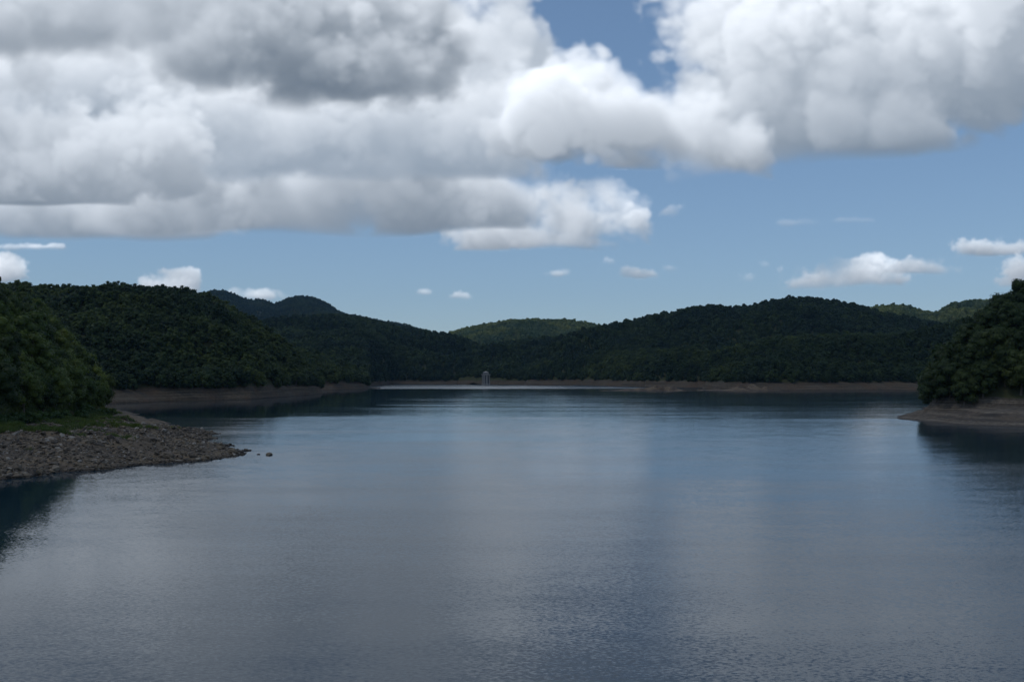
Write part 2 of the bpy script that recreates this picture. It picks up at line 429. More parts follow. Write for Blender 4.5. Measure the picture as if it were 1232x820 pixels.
nl = nt.vm('SUBTRACT', nt.noise(nt.vm('MULTIPLY', p, (0.5, 1.0, 1)), 0.28, 2.0, 0.5, 1), (0.5, 0.5, 0.5))
sl = nt.vm('ADD', nt.vm('MULTIPLY', ns, (0.16, 0.25, 0)), nt.vm('MULTIPLY', nl, (0.025, 0.04, 0)))
amp = nt.m('MULTIPLY', amp, nt.mr(sp[1], 260.0, 50.0, 1.0, 1.5))
sl = nt.vm('SCALE', nt.vm('ADD', sl, (0, -0.030, 0)), scale=amp)
nrm = nt.vm('NORMALIZE', nt.vm('ADD', sl, (0, 0, 1)))
b = nt.n('ShaderNodeBsdfPrincipled', {'Base Color': (0.009, 0.027, 0.043, 1), 'Roughness': nt.m('MULTIPLY', amp, 0.12), 'IOR': 1.52, 'Specular Tint': (0.86, 0.955, 1.0, 1), 'Normal': nrm})
finish(nt, b.outputs[0]); M['water'] = m


# ------------------------------------------------------------------ mesh helpers
def mesh_np(name, V, Fq, mat, mats=None, midx=None, smooth=False):
    V = np.asarray(V, np.float32); me = bpy.data.meshes.new(name)
    nf = len(Fq); k = Fq.shape[1]
    me.vertices.add(len(V)); me.vertices.foreach_set('co', V.ravel())
    me.loops.add(nf * k); me.loops.foreach_set('vertex_index', np.asarray(Fq, np.int32).ravel())
    me.polygons.add(nf); me.polygons.foreach_set('loop_start', np.arange(0, nf * k, k, dtype=np.int32))
    for mm in (mats or [mat]):
        me.materials.append(mm)
    if midx is not None:
        me.polygons.foreach_set('material_index', np.asarray(midx, np.int32))
    me.update(calc_edges=True); me.validate()
    if smooth:
        me.shade_smooth()
    return me


def link(name, data, parent=None, loc=(0, 0, 0), rot=(0, 0, 0), scl=(1, 1, 1)):
    o = bpy.data.objects.new(name, data); col.objects.link(o)
    o.parent = parent; o.location = loc; o.rotation_euler = rot; o.scale = scl
    return o


def tag(o, label=None, cat=None, group=None, kind=None):
    for k_, v_ in (('label', label), ('category', cat), ('group', group), ('kind', kind)):
        if v_: o[k_] = v_
    return o


def grid_mesh(name, X, Y, Z, mat):
    n, k = X.shape
    i = np.arange(n * k).reshape(n, k)
    Fq = np.stack([i[:-1, :-1], i[:-1, 1:], i[1:, 1:], i[1:, :-1]], -1).reshape(-1, 4)
    return mesh_np(name, np.stack([X, Y, Z], -1).reshape(-1, 3), Fq, mat, smooth=True)


_lat = np.random.default_rng(5).standard_normal((128, 128)).astype(np.float32)


def vnoise(x, y):
    i = np.floor(x).astype(int); j = np.floor(y).astype(int)
    a = x - i; b_ = y - j; a = a * a * (3 - 2 * a); b_ = b_ * b_ * (3 - 2 * b_)
    g_ = lambda p, q: _lat[p % 128, q % 128]
    return (g_(i, j) * (1 - a) + g_(i + 1, j) * a) * (1 - b_) + (g_(i, j + 1) * (1 - a) + g_(i + 1, j + 1) * a) * b_


def fbm(x, y, o=4, g=0.5):
    s_ = 0; a = 1.0
    for k_ in range(o):
        s_ = s_ + a * vnoise(x * 2 ** k_ + 17.3 * k_, y * 2 ** k_ + 9.1 * k_); a *= g
    return s_


def sstep(a, b_, x):
    t_ = np.clip((x - a) / (b_ - a), 0, 1)
    return t_ * t_ * (3 - 2 * t_)


# ------------------------------------------------------------------ ground and water
EXT = 7000.0
V = [(-EXT, -1500, -1.2), (EXT, -1500, -1.2), (EXT, 7500, -1.2), (-EXT, 7500, -1.2)]
tag(link('ground', mesh_np('ground', V, np.array([[0, 1, 2, 3]]), M['floor'])), kind='structure')
V = [(-1500, -400, 0), (2000, -400, 0), (2000, 2350, 0), (-1500, 2350, 0)]
tag(link('lake_water', mesh_np('lake_water', V, np.array([[0, 1, 2, 3]]), M['water'])), kind='structure')


# ------------------------------------------------------------------ tree prototypes
def kites(C, N, size, rng):
    """leaf clumps: one bent kite per centre, lying across its normal"""
    n = len(C)
    r = rng.standard_normal((n, 3)); t1 = np.cross(N, r); t1 /= np.linalg.norm(t1, axis=1, keepdims=True) + 1e-9
    t2 = np.cross(N, t1)
    s1 = size * rng.uniform(.6, 1.35, (n, 1)); s2 = size * rng.uniform(.4, .95, (n, 1))
    V_ = np.stack([C + t1 * s1, C + t2 * s2 - N * s2 * .25, C - t1 * s1 * .8, C - t2 * s2 - N * s2 * .25], 1).reshape(-1, 3)
    return V_, np.arange(4 * n).reshape(n, 4)


def crown_lobes(rng, h, r, n, low=0.28, shape='round'):
    L_ = []
    for i in range(n):
        zf = low + (1 - low) * ((i + .5) / n) ** 0.85
        prof = math.sqrt(max(0.05, 1 - ((zf - .55) / .55) ** 2)) if shape == 'round' else max(.12, (1.05 - zf) * 1.25)
        a = i * 2.39996 + rng.uniform(-.5, .5)
        q = rng.uniform(.35, .78) * prof * r
        lr = r * rng.uniform(.30, .46) * (0.75 + .35 * prof)
        L_.append((math.cos(a) * q, math.sin(a) * q, zf * h - lr * .55, lr))
    return L_


def make_crown(seed, h, r, nl, nleaf, size, shape='round', low=.28, core=True):
    rng = np.random.default_rng(seed)
    lobes = crown_lobes(rng, h, r, nl, low, shape)
    Cs, Ns = [], []
    tot_ = sum(l[3] ** 2 for l in lobes)
    for (x, y, z, lr) in lobes:
        k_ = max(6, int(nleaf * lr * lr / tot_))
        d = rng.standard_normal((k_ * 2, 3)); d /= np.linalg.norm(d, axis=1, keepdims=True)
        d = d[(d[:, 2] > -.55) | (rng.random(len(d)) < .35)][:k_]
        rad = lr * (1 + .16 * np.sin(d[:, :1] * 5 + seed) * np.cos(d[:, 1:2] * 4 + z)) * rng.uniform(.80, 1.10, (len(d), 1))
        Cs.append(np.array([x, y, z]) + d * rad * np.array([1, 1, .82]))
        nn = d + np.array([0, 0, .35]) + rng.standard_normal(d.shape) * .42
        Ns.append(nn / np.linalg.norm(nn, axis=1, keepdims=True))
    V_, F_ = kites(np.concatenate(Cs), np.concatenate(Ns), size, rng)
    if core:
        k_ = 5
        for (x, y, z, lr) in lobes:
            th = np.linspace(0, 2 * np.pi, 7)[:-1]; ring = []
            for ph in (-.9, -.3, .3, .9):
                ring.append(np.stack([x + np.cos(th) * np.cos(ph) * lr * .74, y + np.sin(th) * np.cos(ph) * lr * .74, np.full(6, z + np.sin(ph) * lr * .62)], -1))
            o = len(V_); V_ = np.concatenate([V_] + ring)
            q = []
            for a in range(3):
                for b2 in range(6):
                    q.append((o + a * 6 + b2, o + a * 6 + (b2 + 1) % 6, o + a * 6 + 6 + (b2 + 1) % 6, o + a * 6 + 6 + b2))
            q += [(o + 18, o + 19, o + 20, o + 21), (o + 18, o + 21, o + 22, o + 23), (o + 3, o + 2, o + 1, o), (o + 5, o + 4, o + 3, o)]
            F_ = np.concatenate([F_, np.array(q)])
    return V_, F_, lobes


def tube(P, rad, n=7):
    P = [Vector(q) for q in P]; V_ = []; F_ = []
    for i, q in enumerate(P):
        d = (P[min(i + 1, len(P) - 1)] - P[max(i - 1, 0)]).normalized()
        a = d.orthogonal().normalized(); b2 = d.cross(a)
        for k_ in range(n):
            t_ = 2 * math.pi * k_ / n
            V_.append(q + (a * math.cos(t_) + b2 * math.sin(t_)) * rad[i])
    for i in range(len(P) - 1):
        for k_ in range(n):
            F_.append((i * n + k_, i * n + (k_ + 1) % n, (i + 1) * n + (k_ + 1) % n, (i + 1) * n + k_))
    return np.array([tuple(q) for q in V_]), np.array(F_)


def make_trunk(seed, h, r, lobes):
    rng = random.Random(seed)
    P = [(0, 0, -0.8)]; rad = [0.030 * h + .04]
    x = y = 0
    for i in range(1, 6):
        x += rng.uniform(-.18, .18); y += rng.uniform(-.18, .18)
        P.append((x, y, h * .72 * i / 5)); rad.append((0.026 * h) * (1 - i / 6.2))
    V_, F_ = tube(P, rad)
    for (lx, ly, lz, lr) in lobes[1::3]:
        z0 = min(lz * .62, h * .6); k_ = z0 / (h * .72) * 5; j = int(k_)
        b0 = Vector(P[j + 1]) if j + 1 < len(P) else Vector(P[-1])
        b0 = Vector(P[j]).lerp(b0, k_ - j) if j >= 0 else b0
        e = Vector((lx, ly, lz)); mid = b0.lerp(e, .5) + Vector((0, 0, -.05 * h))
        v2, f2 = tube([b0, mid, e], [.012 * h, .008 * h, .003 * h], 5)
        F_ = np.concatenate([F_, f2 + len(V_)]); V_ = np.concatenate([V_, v2])
    return V_, F_


def tree_protos(prefix, n, leafs, size, hr, mat, shapes=None, seed0=0):
    out = []
    for i in range(n):
        h, r = hr[i % len(hr)]
        sh = (shapes or ['round'])[i % len(shapes or ['round'])]
        V_, F_, lobes = make_crown(seed0 + i, h, r, 22 if sh == 'round' else 14, leafs, size, sh, low=.24 if sh == 'round' else .16)
        crown = mesh_np('crown', V_, F_, mat)
        tv, tf = make_trunk(seed0 + i, h, r, lobes)
        out.append((crown, mesh_np('trunk', tv, tf, M['bark'], smooth=True), h, r))
    return out


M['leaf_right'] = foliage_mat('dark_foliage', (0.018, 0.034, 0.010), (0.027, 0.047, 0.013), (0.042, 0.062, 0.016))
NHR = [(13, 5.2), (12, 4.6), (14.5, 5.0), (11, 4.8), (13.5, 4.2), (12.5, 5.6)]
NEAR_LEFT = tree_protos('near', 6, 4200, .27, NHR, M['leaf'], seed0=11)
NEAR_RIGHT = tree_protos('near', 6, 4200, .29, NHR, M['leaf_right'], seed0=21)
MID = tree_protos('mid', 6, 900, .66, [(13, 5.2), (11.5, 4.8), (14, 5.0), (10.5, 5.0), (14, 4.0), (12.5, 5.6)], M['leaf_far'], seed0=31)


# ------------------------------------------------------------------ scattering with geometry nodes (woods, grass, gravel: nobody could count them)
def scatter_group(name, protos):
    g_ = bpy.data.node_groups.new(name, 'GeometryNodeTree')
    g_.interface.new_socket('Geometry', in_out='INPUT', socket_type='NodeSocketGeometry')
    g_.interface.new_socket('Geometry', in_out='OUTPUT', socket_type='NodeSocketGeometry')
    N = g_.nodes; Lk = g_.links
    gi = N.new('NodeGroupInput'); go = N.new('NodeGroupOutput')
    join = N.new('GeometryNodeJoinGeometry')
    for me in reversed(protos):
        o = bpy.data.objects.new(me.name + '_source', me)
        oi = N.new('GeometryNodeObjectInfo'); oi.inputs['Object'].default_value = o; oi.inputs['As Instance'].default_value = True
        Lk.new(oi.outputs['Geometry'], join.inputs[0])
    iop = N.new('GeometryNodeInstanceOnPoints'); iop.inputs['Pick Instance'].default_value = True

    def attr(nm, typ):
        a = N.new('GeometryNodeInputNamedAttribute'); a.data_type = typ; a.inputs['Name'].default_value = nm
        return a.outputs[0]
    Lk.new(gi.outputs[0], iop.inputs['Points']); Lk.new(join.outputs[0], iop.inputs['Instance'])
    Lk.new(attr('var', 'INT'), iop.inputs['Instance Index'])
    Lk.new(attr('rot', 'FLOAT_VECTOR'), iop.inputs['Rotation']); Lk.new(attr('scl', 'FLOAT_VECTOR'), iop.inputs['Scale'])
    Lk.new(iop.outputs[0], go.inputs[0])
    return g_


def scatter(name, P, rot, scl, var, group_):
    me = bpy.data.meshes.new(name)
    P = np.asarray(P, np.float32); n = len(P)
    me.vertices.add(n); me.vertices.foreach_set('co', P.ravel())
    for nm, typ, arr, key in (('rot', 'FLOAT_VECTOR', rot, 'vector'), ('scl', 'FLOAT_VECTOR', scl, 'vector'), ('var', 'INT', var, 'value')):
        a = me.attributes.new(nm, typ, 'POINT'); a.data.foreach_set(key, np.ascontiguousarray(arr, np.int32 if typ == 'INT' else np.float32).ravel())
    o = link(name, me)
    md = o.modifiers.new('scatter', 'NODES'); md.node_group = group_
    return o


def far_protos(mat, n, leafs, size, seed0, tall=False):
    out = []
    for i in range(n):
        h, r = [(12, 5.0), (11, 4.6), (13, 5.2), (10, 4.8), (12, 4.2)][i % 5]
        sh = 'cone' if (tall and i % 2) else 'round'
        V_, F_, lobes = make_crown(seed0 + i, h, r, 12, leafs, size, sh, low=.2)
        tv, tf = make_trunk(seed0 + i, h, r, lobes[:4])
        mi = np.concatenate([np.zeros(len(F_)), np.ones(len(tf))])
        out.append(mesh_np('forest_tree', np.concatenate([V_, tv]), np.concatenate([F_, tf + len(V_)]), None, [mat, M['bark']], mi))
    return out


G_FAR = scatter_group('forest_scatter', far_protos(M['leaf_far'], 5, 760, .72, 51))
G_MID = scatter_group('mid_forest_scatter', far_protos(M['leaf_mid'], 5, 320, 1.1, 56))
G_SUN_TINT = scatter_group('sun_tinted_forest_scatter', far_protos(M['leaf_sun_tint'], 3, 200, 1.4, 61))
G_BLUE = scatter_group('conifer_forest_scatter', far_protos(M['leaf_blue'], 3, 200, 1.4, 71, True))


# ------------------------------------------------------------------ hills: skyline from the photograph, distance from their shorelines
class Hill:
    def __init__(self, sky_, Dr, Ds, hb, th, amp_=5.0, bankw=18.0, seed=0, conv=1.6, nwl=90.0):
        self.sky, self.Dr, self.Ds, self.hb = [np.array(a, float) for a in (sky_, Dr, Ds, hb)]
        self.th, self.amp, self.bw, self.seed, self.conv, self.nwl = th, amp_, bankw, seed, conv, nwl

    def params(self, px):
        I = lambda a: np.interp(px, a[:, 0], a[:, 1])
        dr, ds = I(self.Dr), I(self.Ds)
        zr = CH + (HY - I(self.sky)) / F * dr - self.th
        return dr, ds, zr, I(self.hb)

    def height(self, X, Y):
        px = 616 + X / np.maximum(Y, 1) * F
        dr, ds, zr, hb = self.params(px)
        ds = ds + 7 * fbm(X / 60 + self.seed, Y / 60, 3)
        zr = zr + np.where(zr > 12, .5, 0) * fbm(X / 40 + self.seed, Y * 0 + self.seed, 2)
        t_ = Y - ds
        hbm = np.minimum(hb, np.maximum(zr, 0.3))
        zb = np.where(t_ < 0, np.maximum(t_ * .25, -1.4), hbm * (np.clip(t_ / self.bw, 0, 1) ** .85))
        vv = (t_ - self.bw) / np.maximum(dr - ds - self.bw, 20)
        vc = np.clip(vv, 0, 1)
        S = 1 - (1 - vc) ** self.conv
        z = zb + np.maximum(zr - hbm, 0) * S
        z = z + self.amp * fbm(X / self.nwl + self.seed * 3.7, Y / self.nwl, 4) * 4 * vc * (1 - vc) * np.clip((zr - hbm) / 25, 0, 1)
        back = np.clip((vv - 1) / 1.1, 0, 1)
        return z * (1 - sstep(0, 1, back)) - 1.5 * sstep(.8, 1, back), vv, zr

    def mesh(self, name, mat, nu=220, nv=110, kind='structure'):
        px = np.linspace(self.sky[0, 0], self.sky[-1, 0], nu)
        dr, ds, _, _ = self.params(px)
        vq = np.concatenate([np.linspace(-.14, .12, nv // 3), np.linspace(.13, 2.1, nv - nv // 3)])
        D = ds[None, :] + vq[:, None] * (dr - ds)[None, :]
        # the shore strip keeps its true width whatever the hill's depth
        k_ = nv // 3
        D[:k_] = ds[None, :] + np.linspace(-12, self.bw * 2, k_)[:, None]
        D[k_:] = np.maximum(D[k_:], D[k_ - 1:k_] + .5)
        D = np.maximum.accumulate(D + np.arange(nv)[:, None] * .01, 0)
        X = (px[None, :] - 616) / F * D
        Z, _, _ = self.height(X, D)
        return tag(link(name, grid_mesh(name, X, D, Z, mat)), kind=kind)

    def points(self, sp_, rng, vmax=1.25):
        px0, px1 = self.sky[0, 0], self.sky[-1, 0]
        ymin, ymax = self.Ds[:, 1].min(), self.Dr[:, 1].max() * 1.3
        xs = [(p_ - 616) / F * d for p_ in (px0, px1) for d in (ymin, ymax)]
        gx, gy = np.meshgrid(np.arange(min(xs), max(xs), sp_), np.arange(ymin, ymax, sp_ * .87))
        gx[1::2] += sp_ / 2
        X = gx.ravel() + rng.uniform(-.5, .5, gx.size) * sp_; Y = gy.ravel() + rng.uniform(-.5, .5, gy.size) * sp_
        px = 616 + X / Y * F
        Z, vv, zr = self.height(X, Y)
        ok = (px > px0) & (px < px1) & (vv > -.01) & (vv < vmax) & (Z > np.minimum(self.hb[:, 1].min() * .9, 6))
        return X[ok], Y[ok], Z[ok]


def forest(name, X, Y, Z, rng, group_, nvar, s0, s1, label, cat='forest'):
    n = len(X)
    rot = np.zeros((n, 3)); rot[:, 2] = rng.uniform(0, 6.28, n)
    s_ = s0 * .85 + (s1 * 1.08 - s0 * .85) * rng.random(n) ** 1.3; scl = np.stack([s_ * rng.uniform(.9, 1.15, n), s_ * rng.uniform(.9, 1.15, n), s_ * rng.uniform(.85, 1.12, n)], -1)
    o = scatter(name, np.stack([X, Y, Z - .4], -1), rot, scl, rng.integers(0, nvar, n), group_)
    return tag(o, label, cat, kind='stuff')


rng = np.random.default_rng(3)
HILLS = {}
sh = lambda y: CH * F / (y - HY)
# far blue twin-peaked mountain
HILLS['A'] = Hill([(120, 372), (180, 366), (240, 354), (257, 351), (270, 351.5), (285, 357), (300, 362), (315, 361.5), (330, 366.5), (345, 360), (357, 357), (368, 357.5), (382, 360), (395, 367), (410, 377), (440, 383), (470, 390), (520, 404), (560, 420)],
                  [(0, 4600), (1232, 4600)], [(0, 3300), (1232, 3300)], [(0, 3), (1232, 3)], 8, amp_=20, bankw=30, seed=1, nwl=260)
# hill far in the middle, its sunlight painted into the leaf colour
HILLS['B'] = Hill([(470, 425), (510, 412), (540, 402), (560, 396), (580, 392.5), (600, 390.5), (625, 387), (645, 386), (665, 386.5), (690, 388.5), (715, 393), (760, 404), (820, 425)],
                  [(0, 3100), (1232, 3100)], [(0, 2450), (1232, 2450)], [(0, 3), (1232, 3)], 9, amp_=12, bankw=30, seed=2, nwl=200)
# far right hill beyond the point
HILLS['H'] = Hill([(980, 392), (1030, 375), (1060, 368.5), (1080, 368), (1100, 372), (1118, 377), (1128, 377), (1142, 368), (1165, 364), (1200, 362), (1280, 366), (1400, 380)],
                  [(0, 2700), (1400, 2700)], [(0, 2150), (1400, 2150)], [(0, 3), (1400, 3)], 9, amp_=10, bankw=30, seed=3, nwl=180)
# middle-left ridge
HILLS['C'] = Hill([(230, 410), (300, 392), (360, 380), (400, 379), (425, 380.5), (455, 387), (480, 391), (510, 397), (540, 402), (556, 406), (572, 411.5), (588, 422), (602, 440), (612, 452)],
                  [(0, 2150), (520, 2100), (600, 1950)], [(230, 1350), (440, 1420), (470, 1750), (560, 1790), (600, 1730), (620, 1730)], [(0, 6), (540, 6), (572, 12), (600, 12)], 10, amp_=9, seed=4, nwl=120)
# middle hill right of the intake tower
HILLS['E'] = Hill([(550, 452), (560, 434), (572, 420), (588, 412.5), (605, 410), (640, 407.5), (680, 406), (720, 404), (780, 405), (850, 412)],
                  [(570, 1900), (640, 2000), (850, 2000)], [(550, 1780), (572, 1745), (600, 1730), (640, 1690), (700, 1680), (850, 1600)], [(570, 12), (600, 12), (625, 7), (850, 7)], 10, amp_=9, seed=5, nwl=120)
# big right-hand hill
HILLS['F'] = Hill([(640, 430), (680, 408), (715, 394), (740, 388), (760, 383.5), (790, 377.5), (810, 375), (835, 370), (850, 369), (880, 371.5), (900, 368.5), (930, 361), (950, 357.5), (968, 357), (990, 359), (1020, 364), (1050, 370.5), (1085, 380), (1110, 387), (1160, 397), (1260, 408), (1400, 415)],
                  [(600, 1950), (800, 1850), (1400, 1850)], [(600, 1720), (800, 1580), (1100, 1380), (1400, 1330)], [(0, 7), (1400, 7)], 10, amp_=10, seed=6, nwl=130)
# wooded lobes on the right shore
HILLS['G1'] = Hill([(628, 460), (640, 440), (670, 430), (720, 424), (780, 420), (840, 420)], [(600, 1760), (840, 1570)],
                   [(620, 1650), (700, 1600), (770, 1410), (840, 1340)], [(0, 8.5), (900, 8.5)], 9.5, amp_=4, seed=7, nwl=60)
HILLS['G2'] = Hill([(774, 460), (779, 442), (790, 430), (810, 421), (835, 417), (856, 424), (880, 432)], [(600, 1440), (900, 1400)],
                   [(770, 1340), (840, 1300), (880, 1230)], [(0, 8.5), (900, 8.5)], 9.5, amp_=3, seed=8, nwl=60)
HILLS['G3'] = Hill([(845, 460), (850, 446), (858, 432), (880, 420), (920, 410), (960, 404), (1010, 401), (1060, 402), (1110, 399), (1180, 392), (1300, 388), (1420, 392)],
                   [(840, 1340), (900, 1350), (1420, 1300)], [(840, 1250), (870, 1140), (900, 1105), (1000, 1110), (1100, 1140), (1420, 1100)], [(0, 9), (1420, 9)], 9.5, amp_=7, seed=9, nwl=70)
# big left hill across the inlet, and the low point behind it
HILLS['D'] = Hill([(-420, 330), (-200, 334), (0, 342), (30, 345), (60, 346), (85, 345.5), (115, 344.5), (140, 342.5), (170, 344), (195, 345.5), (225, 350), (250, 358.5), (270, 367), (290, 377), (310, 388), (330, 401), (350, 417), (370, 436), (384, 452), (394, 466)],
                  [(-420, 860), (100, 900), (250, 960), (330, 980), (394, 985)], [(-420, 560), (100, 600), (200, 655), (300, 715), (360, 830), (392, 920)], [(-420, 8.5), (300, 8.5), (380, 7), (394, 4)], 10, amp_=7, seed=10, conv=1.7, nwl=70)
HILLS['D2'] = Hill([(340, 418), (370, 421), (395, 427), (415, 435), (430, 444), (442, 455), (452, 464.5), (458, 466.5)],
                   [(340, 1260), (458, 1330)], [(340, 1060), (400, 1130), (458, 1275)], [(340, 7.5), (430, 7.5), (458, 3)], 9.5, amp_=3, seed=11, nwl=60)

for k_, nm in (('A', 'mountain'), ('B', 'hill'), ('H', 'hill'), ('C', 'hill'), ('E', 'hill'), ('F', 'hill'), ('G1', 'hill'), ('G2', 'hill'), ('G3', 'hill'), ('D', 'hill'), ('D2', 'hill')):
    HILLS[k_].mesh(nm, M['hill_far'] if k_ in 'ABCEFH' else M['hill'])

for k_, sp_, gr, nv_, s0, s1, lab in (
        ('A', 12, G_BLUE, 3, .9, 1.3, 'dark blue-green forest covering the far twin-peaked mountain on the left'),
        ('B', 9.5, G_SUN_TINT, 3, .9, 1.35, 'forest on the distant rounded hill in the middle, sunlight painted into its green'),
        ('H', 9.5, G_SUN_TINT, 3, .9, 1.3, 'light green forest on the far hills just left of the right point'),
        ('C', 6.9, G_MID, 5, .7, 1.05, 'dark forest on the long ridge sloping down to the intake tower'),
        ('E', 6.9, G_MID, 5, .7, 1.05, 'dark forest on the low hill right of the intake tower'),
        ('F', 6.9, G_MID, 5, .7, 1.05, 'dark forest on the broad right-hand hill on the skyline'),
        ('G1', 6.3, G_FAR, 5, .68, 1.0, 'dark woods along the middle shore behind the sandy spit'),
        ('G2', 6.3, G_FAR, 5, .68, 1.0, 'rounded wooded knoll above the gap between the two sandy spits'),
        ('G3', 6.4, G_FAR, 5, .68, 1.02, 'long dark woods above the bare bank on the right shore'),
        ('D2', 6.3, G_FAR, 5, .68, 1.0, 'woods on the low point jutting out behind the big left hill')):
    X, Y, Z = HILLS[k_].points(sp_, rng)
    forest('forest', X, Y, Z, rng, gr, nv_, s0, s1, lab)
    print(k_, len(X))

# big left hill: the nearest trees are trees of their own, the rest one wood
X, Y, Z = HILLS['D'].points(6.0, rng)
px = 616 + X / Y * F
front = np.where((px > 90) & (px < 400), Y - np.interp(px, HILLS['D'].Ds[:, 0], HILLS['D'].Ds[:, 1]), 1e9)
order = np.argsort(front)
NFRONT = 170
forest('forest', X[order[NFRONT:]], Y[order[NFRONT:]], Z[order[NFRONT:]], rng, G_FAR, 5, .68, 1.0, 'dark dense forest covering the big left hill above its lakeside trees')


def plant_tree(name, proto, loc, rz, s_, label, cat, group_):
    e = link(name, None, None, loc, (0, 0, rz), (s_[0], s_[1], s_[2]))
    link('trunk', proto[1], e); link('crown', proto[0], e)
    return tag(e, label, cat, group_)


for i in order[:NFRONT]:
    s_ = rng.uniform(.62, .95)
    plant_tree('broadleaf_tree', MID[rng.integers(0, 6)], (X[i], Y[i], Z[i] - .3), rng.uniform(0, 6.28), (s_ * 1.08, s_ * 1.02, s_),
               f"rounded dark green tree in the {'front' if front[i] < np.median(front[order[:NFRONT]]) else 'second'} rank above the big left hill bank, {'left end' if px[i] < 190 else 'midway along' if px[i] < 290 else 'right end'}", 'tree', 'lakeside trees of the big left hill')


# ------------------------------------------------------------------ near left bank: stony spit, grass, steep wooded hillside
def W2(px_, D):
    return ((px_ - 616) / F * D, D)


def poly_sd(P, X, Y):
    """signed distance to a polygon, positive inside"""
    P = np.array(P); d = np.full(X.shape, 1e9); ins = np.zeros(X.shape, bool)
    for a, b2 in zip(P, np.roll(P, -1, 0)):
        e = b2 - a; wx, wy_ = X - a[0], Y - a[1]
        t_ = np.clip((wx * e[0] + wy_ * e[1]) / (e @ e), 0, 1)
        d = np.minimum(d, np.hypot(wx - t_ * e[0], wy_ - t_ * e[1]))
        c_ = ((a[1] <= Y) & (b2[1] > Y)) | ((b2[1] <= Y) & (a[1] > Y))
        with np.errstate(divide='ignore', invalid='ignore'):
            ins ^= c_ & (X < a[0] + (Y - a[1]) / (b2[1] - a[1]) * e[0])
    return np.where(ins, d, -d)


L_SHORE = [W2(-260, sh(606)), W2(-80, sh(588)), W2(0, sh(578.5)), W2(40, sh(574)), W2(100, sh(568)), W2(160, sh(562.5)), W2(215, sh(556)), W2(255, sh(551)), W2(287, sh(548)),
           W2(304, sh(546)), W2(285, sh(541.5)), W2(262, sh(536)), W2(243, sh(529)), W2(246, sh(523.5)), W2(258, sh(521)), W2(232, sh(517.5)), W2(200, sh(511)), W2(172, sh(503)), W2(155, sh(496.5)),
           W2(135, sh(493)), W2(90, sh(489.5)), (-330, 560), (-560, 540), (-560, 110), (-200, 110)]
L_FOOT = [W2(-300, 160), W2(-60, 222), W2(0, 250), W2(55, 287), W2(92, 325), W2(118, 366), W2(128, 405), W2(112, 445), W2(80, 470), (-330, 520), (-560, 520), (-560, 100)]


def left_height(X, Y):
    wx = X + 2.0 * fbm(X / 14, Y / 14, 3); wy_ = Y + 2.5 * fbm(X / 14 + 40, Y / 14, 3)
    sd = poly_sd(L_SHORE, wx, wy_)
    z = np.where(sd < 0, np.maximum(sd * .12, -1.1), 5.4 * (1 - np.exp(-np.maximum(sd, 0) * .15 / 5.4)) + np.minimum(np.maximum(sd, 0) * .03, 1.2))
    z = z + np.clip(sd / 6, 0, 1) * (.30 * fbm(X / 7, Y / 7, 4, .6) + .24 * fbm(X / 2.3, Y / 2.3, 3, .6))
    ft = poly_sd(L_FOOT, X, Y)
    t_ = np.maximum(ft, 0)
    z = z + 43 * (1 - np.exp(-(t_ * 1.36 + .012 * t_ * t_) / 43)) + .8 * fbm(X / 18, Y / 18, 3) * np.clip(t_ / 10, 0, 1)
    return z, sd, ft


gx, gy = np.meshgrid(np.arange(-330, -40, 1.25), np.concatenate([np.arange(120, 330, 1.25), np.arange(330, 580, 3.0)]))
gz, _, _ = left_height(gx, gy)
bank = tag(link('stony_bank', grid_mesh('stony_bank', gx, gy, gz, M['shore'])), kind='structure')


# right point
R_SHORE = [W2(1074, sh(502.5)), W2(1092, sh(505)), W2(1115, sh(508)), W2(1145, sh(510)), W2(1190, sh(512)), W2(1235, sh(513.5)), W2(1330, sh(515)), (330, 300), (640, 300), (640, 760), (330, 760),
           W2(1140, 620), W2(1120, 560), W2(1108, 500), W2(1094, 450), W2(1082, 425)]
R_FOOT = [W2(1109, 402), W2(1135, 394), W2(1180, 384), W2(1235, 378), W2(1330, 372), (330, 350), (660, 350), (660, 760), (345, 760), W2(1150, 600), W2(1128, 520), W2(1114, 450)]


def right_height(X, Y):
    wx = X + 1.4 * fbm(X / 16, Y / 16, 3); wy_ = Y + 1.6 * fbm(X / 16 + 40, Y / 16, 3)
    sd = poly_sd(R_SHORE, wx, wy_)
    s_ = np.maximum(sd, 0)
    z = 7.8 * (1 - np.exp(-s_ * .34 / 7.8)) * 1.06
    # wave-cut benches left by the falling water
    st_ = 1.55; q = z / st_ + .25 * fbm(X / 22, Y / 22, 3); fr = q - np.floor(q)
    z = z + np.where(z > .25, (sstep(.55, .92, fr) - fr) * st_ * .62, 0) * np.clip(s_ / 5, 0, 1)
    z = np.where(sd < 0, np.maximum(sd * .15, -1.1), z) + np.clip(s_ / 5, 0, 1) * .12 * fbm(X / 3, Y / 3, 3)
    ft = poly_sd(R_FOOT, X, Y); t_ = np.maximum(ft, 0)
    z = z + 54 * (1 - np.exp(-(t_ * .90 + .014 * t_ * t_) / 54)) + .8 * fbm(X / 18, Y / 18, 3) * np.clip(t_ / 10, 0, 1)
    return z, sd, ft


gx, gy = np.meshgrid(np.concatenate([np.arange(148, 300, 1.0), np.arange(300, 520, 4.0)]), np.concatenate([np.arange(320, 420, 1.0), np.arange(420, 700, 3.0)]))
gz, _, _ = right_height(gx, gy)
tag(link('silt_bank', grid_mesh('silt_bank', gx, gy, gz, M['silt'])), kind='structure')


